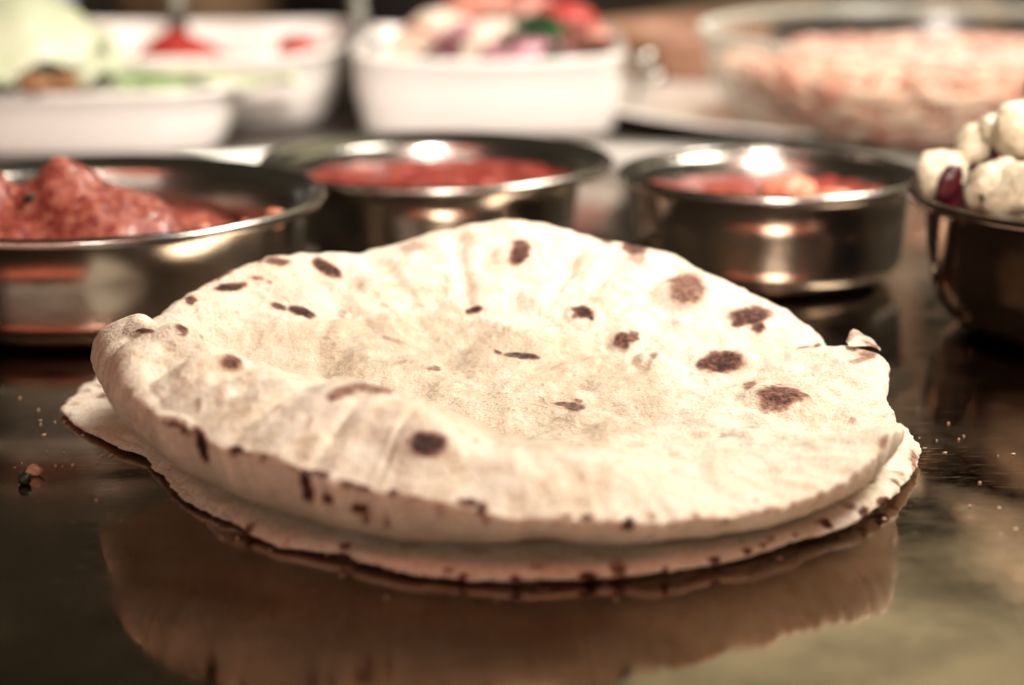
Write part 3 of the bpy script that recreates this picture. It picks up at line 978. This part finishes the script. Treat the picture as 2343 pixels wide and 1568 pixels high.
for _ in range(34):
    a, r = rs.uniform(math.pi * 0.75, math.pi * 1.75), 0.044 * math.sqrt(rs.uniform(0.15, 1.0))
    x, y = r * math.cos(a), r * math.sin(a)
    z = float(core(np.array([x]), np.array([y]))[0])
    if any((x - p[0]) ** 2 + (y - p[1]) ** 2 < 0.0044 ** 2 for p in placed):
        continue
    nb += 1
    s = rs.uniform(0.0016, 0.0026)
    lump('maroon_bean', (B4[0] + x, B4[1] + y, 0.032 + z + 0.0026), (s * 1.5, s, s), MAROON, 'glossy maroon bean among the ivory pieces', 'bean', 'maroon beans in the dark bowl', 300 + nb, 0.12, 1.5,
         (0, rs.uniform(-.6, .6), rs.uniform(0, 6)), ICO2)
# named pieces that show at its left edge
lump('dark_leaf', (B4[0] - 0.034, B4[1] - 0.020, 0.0375), (0.0075, 0.005, 0.0034), BLACKG, 'dark folded herb leaf at the lip of the dark bowl', 'leaf', None, 401, 0.3, 1.6, (0.2, 0.5, 0.4))
lump('onion_piece', (B4[0] - 0.0450, B4[1] - 0.006, 0.0405), (0.0030, 0.0028, 0.0050), MAROON, 'upright maroon onion piece leaning at the lip of the dark bowl', 'onion', None, 402, 0.2, 1.6, (0, 0.3, 0))

# ------------------------------------------------------------------ white dishes


def dish(loc, wx, wy, h, label, name='serving_dish', flare=0.88, ex=5.0, thick=0.0035, sag=0.0, n=120, rz=0.0, floor=0.006):
    def ring(sx, sy, z, e=ex, dz=None):
        out = []
        for t in np.linspace(0, 2 * math.pi, n, endpoint=False):
            c, s = math.cos(t), math.sin(t)
            x = math.copysign(abs(c) ** (2 / e), c) * sx
            y = math.copysign(abs(s) ** (2 / e), s) * sy
            zz = z + (sag * ((x / wx * 2) ** 2 - 0.5) if dz else 0)
            out.append(np.array([x, y, zz]))
        return out
    hx, hy = wx / 2, wy / 2
    R = [ring(hx * flare * .93, hy * flare * .93, 0.0), ring(hx * flare * .985, hy * flare * .985, 0.0006), ring(hx * flare, hy * flare, 0.003),
         ring(hx * (flare + .6 * (1 - flare)), hy * (flare + .6 * (1 - flare)), h * .55), ring(hx * .985, hy * .985, h * .9, dz=1), ring(hx, hy, h - .002, dz=1), ring(hx, hy, h - .0006, dz=1),
         ring(hx - .0009, hy - .0009, h, dz=1), ring(hx - thick * .7, hy - thick * .7, h, dz=1), ring(hx - thick, hy - thick, h - .001, dz=1),
         ring(hx * (flare + .5 * (1 - flare)) - thick, hy * (flare + .5 * (1 - flare)) - thick, h * .5), ring(hx * flare - thick, hy * flare - thick, floor + .003), ring(hx * flare * .93 - thick, hy * flare * .93 - thick, floor)]
    V, F = rings(R)
    F = [f[::-1] for f in F]
    o = mesh(name, V, F, CERAMIC, None, True, loc)
    o.rotation_euler = (0, 0, rz)
    return tag(o, label, 'dish')


DA = (-0.232, 0.871, TZ)
DBc = (-0.172, 0.989, TZ)
DC = (-0.0105, 0.950, TZ)
dish(DA, 0.236, 0.078, 0.0265, 'white ceramic dish of pale lettuce and green bits', sag=0.002, ex=5.0, flare=0.94)
dish(DBc, 0.190, 0.166, 0.0330, 'white ceramic dish with red sauce and a standing spoon', sag=0.002, ex=6.0, flare=0.93)
dish(DC, 0.122, 0.135, 0.0350, 'white ceramic dish piled with tomato and onion salad', sag=0.003, ex=8.0, flare=0.93)

# lettuce


def leaf(name, loc, L, W, curl, mat, label, cat, group=None, rz=0.0, rx=0.0, seed=0, thick=0.0008, ruffle=0.003):
    nu, nv = 24, 14
    top = []
    for i in range(nu):
        u = i / (nu - 1)
        wd = W * math.sin(math.pi * (0.12 + 0.80 * u)) ** 0.8
        for j in range(nv):
            v = j / (nv - 1) * 2 - 1
            top.append((wd * v, L * (u - 0.5), curl * (1 - v * v) * math.sin(math.pi * u) + ruffle * abs(v) ** 2 * math.sin(u * 17 + seed + 3 * v)))
    T = np.array(top)
    T[:, 2] += 0.3 * ruffle * vnoise(T, 120, seed)
    Bm = T.copy(); Bm[:, 2] -= thick
    V = np.concatenate([T, Bm])
    F = []
    N = nu * nv
    for i in range(nu - 1):
        for j in range(nv - 1):
            f = (i * nv + j, i * nv + j + 1, (i + 1) * nv + j + 1, (i + 1) * nv + j)
            F += [f, tuple(N + q for q in f[::-1])]
    bdr = [j for j in range(nv)] + [i * nv + nv - 1 for i in range(1, nu)] + [(nu - 1) * nv + j for j in range(nv - 2, -1, -1)] + [i * nv for i in range(nu - 2, -1, -1)]
    for a1, b1 in zip(bdr[:-1], bdr[1:]):
        F.append((b1, a1, a1 + N, b1 + N))
    o = mesh(name, V, F, mat, None, True, loc)
    o.rotation_euler = (rx, 0, rz)
    return tag(o, label, cat, group)


GL = 'lettuce leaves in the white dish'
for i, (x, y, z, L, W, cu, rz, rx) in enumerate([(-.232, .905, .034, .095, .036, .022, .3, .1), (-.205, .915, .036, .085, .034, .024, -.5, .1), (-.255, .93, .036, .10, .036, .022, 1.0, 0), (-.213, .945, .040, .085, .032, .022, 1.7, .2),
                                               (-.190, .935, .030, .07, .024, .016, .1, .1), (-.275, .90, .030, .08, .03, .016, .8, .0)]):
    leaf('lettuce_leaf', (x, (y - 0.92) * 0.7 + 0.872, z), L, W, cu, LETT, 'pale green cupped lettuce leaf heaped in the white dish', 'lettuce', GL, rz, rx, i * 7)
leaf('cucumber_strip', (-.150, .866, .0225), .045, .020, .004, MIDGREEN, 'green slice lying beside the lettuce in the white dish', 'vegetable slice', None, 1.2, 0.1, 61)
leaf('pale_strip', (-.140, .878, .0240), .10, .018, .003, LETT, 'long pale strip lying along the white lettuce dish', 'vegetable slice', None, 1.35, 0, 67)
for i, (x, y) in enumerate([(-.208, .872), (-.194, .868), (-.183, .872), (-.225, .872)]):
    lump('brown_crumb', (x, y - 0.034, .0265), (.007, .005, .0045), BROWN, 'brown crumb at the front edge under the lettuce', 'crumb', 'brown crumbs under the lettuce', 500 + i, 0.3)

# red sauce dish


def pool(x, y):
    g = lambda cx, cy, rx, ry, h: h * np.exp(-(((x - cx) / rx) ** 2 + ((y - cy) / ry) ** 2) ** 1.3)
    return -0.003 + g(-0.010, -0.018, .019, .02, .015) + g(0.01, -0.022, .03, .02, .006) + lumps(x, y, 44, .0014, 90)


disc_food('red_sauce', (-0.150, 0.993, 0.0175), 0.062, pool, SAUCE, 'red sauce heaped around a spoon in the white dish', 'sauce', 100, 50, 0.012)
lump('red_dab', (-0.098, 0.945, 0.0275), (.010, .008, .007), SAUCE, 'small red dab of sauce on the front lip of the white dish', 'sauce', None, 520, 0.3)


def spoon(name, path, radii, label, mat=GREYM, bowl_loc=None, bowl_size=None):
    V, F = tube(path, radii, 12, 0.45)
    e = empty(name, path[0])
    tag(e, label, 'spoon')
    L = np.array(path[0])
    mesh('handle', np.array(V) - L, F, mat, e)
    if bowl_loc is not None:
        iv, f = ICO3
        S3 = np.array(bowl_size)
        Vv = iv.copy()
        Vv[:, 2] = np.where(Vv[:, 2] > 0, -0.72 * Vv[:, 2], Vv[:, 2])
        mesh('spoon_bowl', Vv * S3 + np.array(bowl_loc) - L, f, mat, e)
    return e


spoon('serving_spoon', [(-0.158, 0.978, 0.034), (-0.160, 0.990, 0.055), (-0.162, 1.008, 0.085), (-0.165, 1.03, 0.12), (-0.167, 1.05, 0.15)], [.0045, .005, .006, .0075, .008],
      'grey steel spoon standing upright in the red sauce', GREYM, (-0.157, 0.974, 0.027), (.012, .016, .006))
spoon('serving_spoon', [(-0.071, 0.978, 0.034), (-0.076, 1.00, 0.052), (-0.086, 1.03, 0.078), (-0.098, 1.06, 0.105), (-0.106, 1.08, 0.122)], [.004, .0045, .0055, .007, .007],
      'grey steel spoon slanting out beside the tomato salad dish', GREYM, (-0.070, 0.972, 0.029), (.010, .014, .005))

# tomato and onion salad
lump('salad_bed', (-0.005, 0.962, 0.020), (.044, .052, .012), ONIONP, 'bed of chopped purple onion under the tomato pieces', 'onion', None, 540, 0.15)


def wedge(name, loc, r, mat_skin, mat_in, label, cat, rot, span=1.15, group=None):
    """a wedge of a round fruit: curved skin, two flat cut faces"""
    nu, nv = 14, 12
    V, F = [], []
    for i in range(nu):
        th = -math.pi / 2 + math.pi * i / (nu - 1)
        for j in range(nv):
            ph = -span / 2 + span * j / (nv - 1)
            V.append((r * math.cos(th) * math.cos(ph), r * math.cos(th) * math.sin(ph), r * .9 * math.sin(th)))
    for i in range(nu - 1):
        for j in range(nv - 1):
            F.append((i * nv + j, i * nv + j + 1, (i + 1) * nv + j + 1, (i + 1) * nv + j))
    nskin = len(F)
    c0 = len(V)
    for i in range(nu):
        V.append((0.06 * r, 0, r * .86 * math.sin(-math.pi / 2 + math.pi * i / (nu - 1))))
    for i in range(nu - 1):
        F.append((i * nv, (i + 1) * nv, c0 + i + 1, c0 + i))
        F.append((i * nv + nv - 1, c0 + i, c0 + i + 1, (i + 1) * nv + nv - 1))
    o = mesh(name, V, F, [mat_skin, mat_in], None, False, loc)
    for k, p in enumerate(o.data.polygons):
        p.use_smooth = k < nskin
        p.material_index = 0 if k < nskin else 1
    o.rotation_euler = rot
    return tag(o, label, cat, group)


wedge('tomato_wedge', (0.022, 0.921, 0.0325), .021, TOMATO, FLESH, 'rounded tomato wedge with red skin up beside the green leaf', 'tomato', (0.2, -1.05, 0.5), 1.9)
wedge('tomato_wedge', (-0.002, 0.936, 0.038), .020, TOMATO, FLESH, 'upright narrow tomato wedge pointing up from the salad', 'tomato', (0.25, -0.35, 1.7), 0.9)
wedge('tomato_wedge', (0.012, 0.971, 0.034), .020, TOMATO, FLESH, 'tomato wedge lying behind the green leaf', 'tomato', (1.1, -0.4, 2.2), 1.2)
wedge('tomato_wedge', (-0.042, 0.916, 0.0275), .015, TOMATO, ONIONW, 'tomato wedge showing its pale cut face by the dish wall', 'tomato', (0.3, -0.9, 2.3), 1.5)
leaf('herb_leaf', (0.009, 0.889, 0.0390), .030, .013, .004, GREEN, 'dark green herb leaf lying on the tomato salad', 'leaf', None, 0.5, -0.9, 71)
leaf('herb_leaf', (0.013, 0.887, 0.0345), .020, .009, .004, GREEN, 'small dark green leaf tucked under the larger one', 'leaf', None, -0.3, -1.1, 73)
for i, (x, y, z, L, W, rz, rx, mt, lb) in enumerate([(-.036, .945, .038, .040, .012, .9, -.3, ONIONW, 'white onion slice at the spoon side of the salad'), (-.022, .928, .034, .034, .010, .4, -.6, ONIONP, 'purple onion slice in the middle of the salad'),
                                                   (-.018, .955, .046, .045, .013, 1.3, -.2, FLESH, 'pale peach slice on top of the salad'), (-.012, .918, .036, .030, .008, 1.4, -.7, ONIONW, 'white onion sliver at the front of the salad'),
                                                   (.004, .905, .0325, .035, .007, 1.5, -.4, ONIONP, 'pink onion sliver along the front lip of the salad dish'), (.036, .93, .034, .03, .009, .2, -.4, FLESH, 'pale peach slice by the far tomato wedge')]):
    leaf('onion_slice' if 'onion' in lb else 'salad_slice', (x, y - 0.014, z), L, W, .010, mt, lb, 'vegetable slice', None, rz, rx, 80 + i, 0.003, 0.001)

# added steel knobs on a handle by the dish, placed to catch glints
ts = empty('glint_spoon', (0.062, 0.925, TZ))
tag(ts, 'added steel spoon with knobs that catch glints by the salad dish', 'spoon')
V, F = tube([(0.0, 0.0, 0.0275), (0.001, 0.03, 0.020), (0.002, 0.07, 0.012), (0.003, 0.11, 0.006)], [.0022, .0016, .0018, .003], 12, 0.6)
mesh('handle', V, F, STEEL, ts)
lump('glint_knob', (-0.003, -0.001, 0.0300), (.0072, .0072, .0050), STEEL, None, None, None, 3, 0.02, parent=ts)
lump('glint_knob', (0.001, -0.006, 0.0215), (.0068, .0068, .0046), STEEL, None, None, None, 4, 0.02, parent=ts)

# ------------------------------------------------------------------ glass bowl of pink shreds
plate_prof = [(0.0005, 0.0), (0.085, 0.0), (0.120, 0.003), (0.150, 0.0075), (0.1515, 0.0085), (0.150, 0.0093), (0.120, 0.0052), (0.085, 0.0028), (0.0005, 0.0028)]
V, F = lathe(plate_prof, 96)
tag(mesh('white_platter', V, F, CERAMIC, None, True, (0.180, 0.975, TZ)), 'shallow white platter under the glass bowl of pink shreds', 'platter')
GB = (0.189, 0.893, TZ + 0.0035)
gh, gR = 0.0400, 0.1060
out = [(0.0005, 0.0)]
for q in np.linspace(0, 1, 16):
    a = q * math.pi / 2
    out.append((0.086 + (gR - 0.086) * (0.75 * math.sin(a) + 0.25 * q), gh * (0.3 * (1 - math.cos(a)) + 0.7 * q ** 1.3)))
gt = 0.0026
prof = out + [(gR + 0.0015, gh + 0.0004), (gR + 0.0022, gh + 0.0018), (gR + 0.001, gh + 0.0030), (gR - 0.0015, gh + 0.0026)] + [(max(r - gt, 0.0005), z + gt) for r, z in out[::-1][1:]]
V, F = lathe(prof, 128)
gb_o = tag(mesh('glass_bowl', V, F, GLASS, None, True, GB), 'large clear glass bowl filled with pink shredded vegetable', 'bowl')


V, F = lathe([(gR + 0.0006 + 0.0021 * math.cos(q), gh + 0.0016 + 0.0021 * math.sin(q)) for q in np.linspace(0, 2 * math.pi, 12, endpoint=False)], 128, True)
mesh('rim', V, [f[::-1] for f in F], GLASSRIM, gb_o)


def inner_r(z):
    rr = [max(r - gt, 0.0005) for r, _ in out]; zz = [q + gt for _, q in out]
    return float(np.interp(z, zz, rr))


Vs, Fs, tint = [], [], []
cr_prof = [(0.0005, gt + .0016), (0.076, gt + .0016)] + [(inner_r(z) - 0.003, z) for z in np.linspace(0.0048, 0.0236, 9)] + [(0.088, 0.0250), (0.04, 0.0262), (0.0005, 0.0262)]
V, F = lathe(cr_prof, 72)
Vs += V; Fs += F
tint += [0.35] * len(V)
for i in range(1500):
    a = rs.uniform(0, 2 * math.pi)
    if i % 3:                     # against the glass
        z = rs.uniform(0.0045, 0.0265)
        r = min(inner_r(z), 0.102) - rs.uniform(0.0022, 0.0040)
        L = rs.uniform(0.008, 0.022)
        rise = rs.uniform(-.4, .4)
        path = []
        for k_ in range(4):
            aa = a + (k_ / 3 - .5) * L / r
            z2 = min(max(z + (k_ / 3 - .5) * L * rise, 0.005), 0.033)
            r2 = min(inner_r(z2) - 0.0022, r)
            path.append((r2 * math.cos(aa), r2 * math.sin(aa), z2))
    else:
        rr = 0.094 * math.sqrt(rs.random())
        L = rs.uniform(0.010, 0.026)
        th_ = rs.uniform(0, 6.28)
        zz = 0.0255 + rs.uniform(0, 0.0065) * (1.2 - rr / 0.094)
        if rr > 0.075: L *= 0.45
        path = [(rr * math.cos(a) + (k_ / 3 - .5) * L * math.cos(th_ + .3 * k_), rr * math.sin(a) + (k_ / 3 - .5) * L * math.sin(th_ + .3 * k_), zz + 0.003 * math.sin(k_ * 1.1)) for k_ in range(4)]
    v, f = tube(path, [0.0015, 0.0024, 0.0024, 0.0014], 6)
    b = len(Vs)
    Vs += list(v); Fs += [[q + b for q in ff] for ff in f]
    tint += [rs.random()] * len(v)
sh = mesh('pink_shreds', Vs, Fs, SHRED, None, True, GB)
attr(sh, 'tint', tint)
tag(sh, 'mass of pink shredded vegetable inside the clear glass bowl', 'shreds', kind='stuff')

# ------------------------------------------------------------------ things further back
rp = empty('rolling_pin', (0.125, 1.26, TZ))
tag(rp, 'tan wooden rolling pin lying slantwise behind the salad dish', 'rolling pin')
pin = lambda L: [(.56 * q, .83 * q, .0125) for q in L]
V, F = tube(pin([-.105, -.10, -.03, .06, .15, .155]), [.008, .0115, .0122, .0122, .0115, .008], 24)
mesh('roller', V, F, WOODL, rp)
V, F = tube(pin([-.145, -.14, -.115, -.10]), [.003, .0062, .005, .005], 16)
mesh('handle', V, F, WOODL, rp)
V, F = tube(pin([.15, .165, .19, .195]), [.005, .005, .0062, .003], 16)
mesh('handle', V, F, WOODL, rp)

tb = [(0.0005, 0.0), (0.030, 0.0), (0.040, 0.008), (0.046, 0.022), (0.048, 0.029), (0.0465, 0.030), (0.044, 0.022), (0.038, 0.010), (0.0005, 0.006)]
V, F = lathe(tb, 64)
tag(mesh('clay_bowl', V, F, COPPER, None, True, (0.088, 1.075, TZ)), 'small brown clay bowl between the salad dish and glass bowl', 'bowl')
# bottles and jars whose lower parts show along the top
bp = [(0.0005, 0.0), (0.020, 0.0), (0.023, 0.003), (0.0235, 0.10), (0.021, 0.125), (0.010, 0.15), (0.0095, 0.19), (0.011, 0.192), (0.011, 0.20), (0.0005, 0.20)]
V, F = lathe(bp, 48)
tag(mesh('bottle', V, F, PORC, None, True, (-0.300, 1.31, TZ)), 'pale blue bottle standing behind the lettuce dish', 'bottle')
jp = [(0.0005, 0.0), (0.052, 0.0), (0.056, 0.004), (0.056, 0.09), (0.050, 0.10), (0.052, 0.115), (0.0005, 0.116)]
V, F = lathe(jp, 64)
tag(mesh('clay_jar', V, F, WOODL, None, True, (-0.205, 1.36, TZ)), 'tan clay jar standing behind the red sauce dish', 'jar')
for i, (x, y, dx, lb) in enumerate([(.265, 1.28, -.012, 'wooden ladle leaning upright behind the glass bowl'), (.305, 1.30, -.07, 'wooden spatula leaning slantwise behind the glass bowl'), (.385, 1.33, 0.01, 'pale wooden pestle standing at the end of the row')]):
    e = empty('wooden_utensil', (x, y, TZ))
    tag(e, lb, 'utensil')
    V, F = tube([(0, 0, 0.001), (dx * .15, 0, .02), (dx * .5, .01, .07), (dx, .02, .16), (dx * 1.1, .025, .21)], [.013, .0145, .013, .009, .009], 16, 0.8)
    mesh('handle', V, F, WOODL, e)
    V, F = tube([(dx * 1.08, .025, .205), (dx * 1.12, .026, .22), (dx * 1.2, .028, .25), (dx * 1.25, .03, .27)], [.008, .02, .022, .010], 16, 0.35)
    mesh('head', V, F, WOODL, e)
dk = mat_simple('dark_enamel', [(0.3, (0.010, 0.008, 0.007)), (0.7, (0.022, 0.016, 0.013))], 30, 0.5)
kp = [(0.0005, 0.0), (0.085, 0.0), (0.092, 0.006), (0.094, 0.07), (0.097, 0.074), (0.094, 0.076), (0.088, 0.07), (0.085, 0.008), (0.0005, 0.006)]
V, F = lathe(kp, 64)
tag(mesh('cooking_pot', V, F, dk, None, True, (-0.055, 1.36, TZ)), 'black cooking pot standing behind the white dishes', 'pot')

# ------------------------------------------------------------------ crumbs on the tray
CR = mat_simple('bread_crumb', [(0.3, (0.50, 0.36, 0.24)), (0.7, (0.72, 0.56, 0.40))], 600, 0.6, 0.0003)
crumbs = R7([(232, 995), (165, 1055), (485, 938), (415, 940), (370, 940), (425, 850), (312, 843), (640, 1165), (130, 485), (145, 918), (270, 660), (365, 645), (650, 918), (255, 565)])
for i, (x, y) in enumerate(crumbs):
    p = unproj(x, y, Z=0.0006)
    if i == 0:
        lump('crumb', (p[0], p[1], .0012), (.0017, .0014, .0012), CR, 'largest pale bread crumb on the bare tray beside the black seed', 'crumb', None, 600, .35)
    elif i == 1:
        lump('black_seed', (p[0], p[1], .0012), (.0014, .0014, .0013), BLACKG, 'round black seed lying on the bare tray beside a crumb', 'seed', None, 601, .15)
    else:
        s = .00042 if i == 2 else rs.uniform(.00018, .0003)
        lump('crumb', (p[0], p[1], s * .7), (s, s, s * .9), CR, 'tiny pale speck of crumb on the bare tray by the bread corner', 'crumb', 'tiny crumbs on the tray', 602 + i, .3, src=ICO2)
for i, (x, y) in enumerate(R6([(1850, 160), (1720, 165), (1880, 140), (2083, 255), (1915, 555), (1790, 65), (1975, 415)])):
    p = unproj(x, y, Z=0.0004)
    s = rs.uniform(.00018, .0003)
    lump('crumb', (p[0], p[1], s * .7), (s, s, s * .9), CR, 'tiny pale speck of crumb on the tray in front of the dark bowl', 'crumb', 'tiny crumbs before the dark bowl', 640 + i, .3, src=ICO2)
for i in range(64):
    if i % 4 == 0:
        x, y = (rs.uniform(-.130, -.100), rs.uniform(.345, .43)) if i % 8 else (rs.uniform(.092, .135), rs.uniform(.36, .46))
    else:
        p = bl[rs.randrange(len(bl))] if i % 3 else mid[rs.randrange(len(mid))]
        v = np.array(p) - np.array([0, CYB])
        v = v * (1.02 + abs(rs.gauss(0, 0.06)))
        x, y = v[0] + rs.uniform(-.004, .004), CYB + v[1]
        if y > CYB + 0.03:
            continue
    s = rs.uniform(.00014, .00042) * (1.9 if rs.random() < .12 else 1)
    lump('crumb', (x, y, s * .25), (s * rs.uniform(1, 2.2), s, s * .38), CR, 'loose flake of crumb on the bare steel tray around the stack', 'crumb', 'loose crumb flakes on the tray', 700 + i, .55, 2.2, (rs.uniform(-.3, .3), 0, rs.uniform(0, 6)), ICO2)
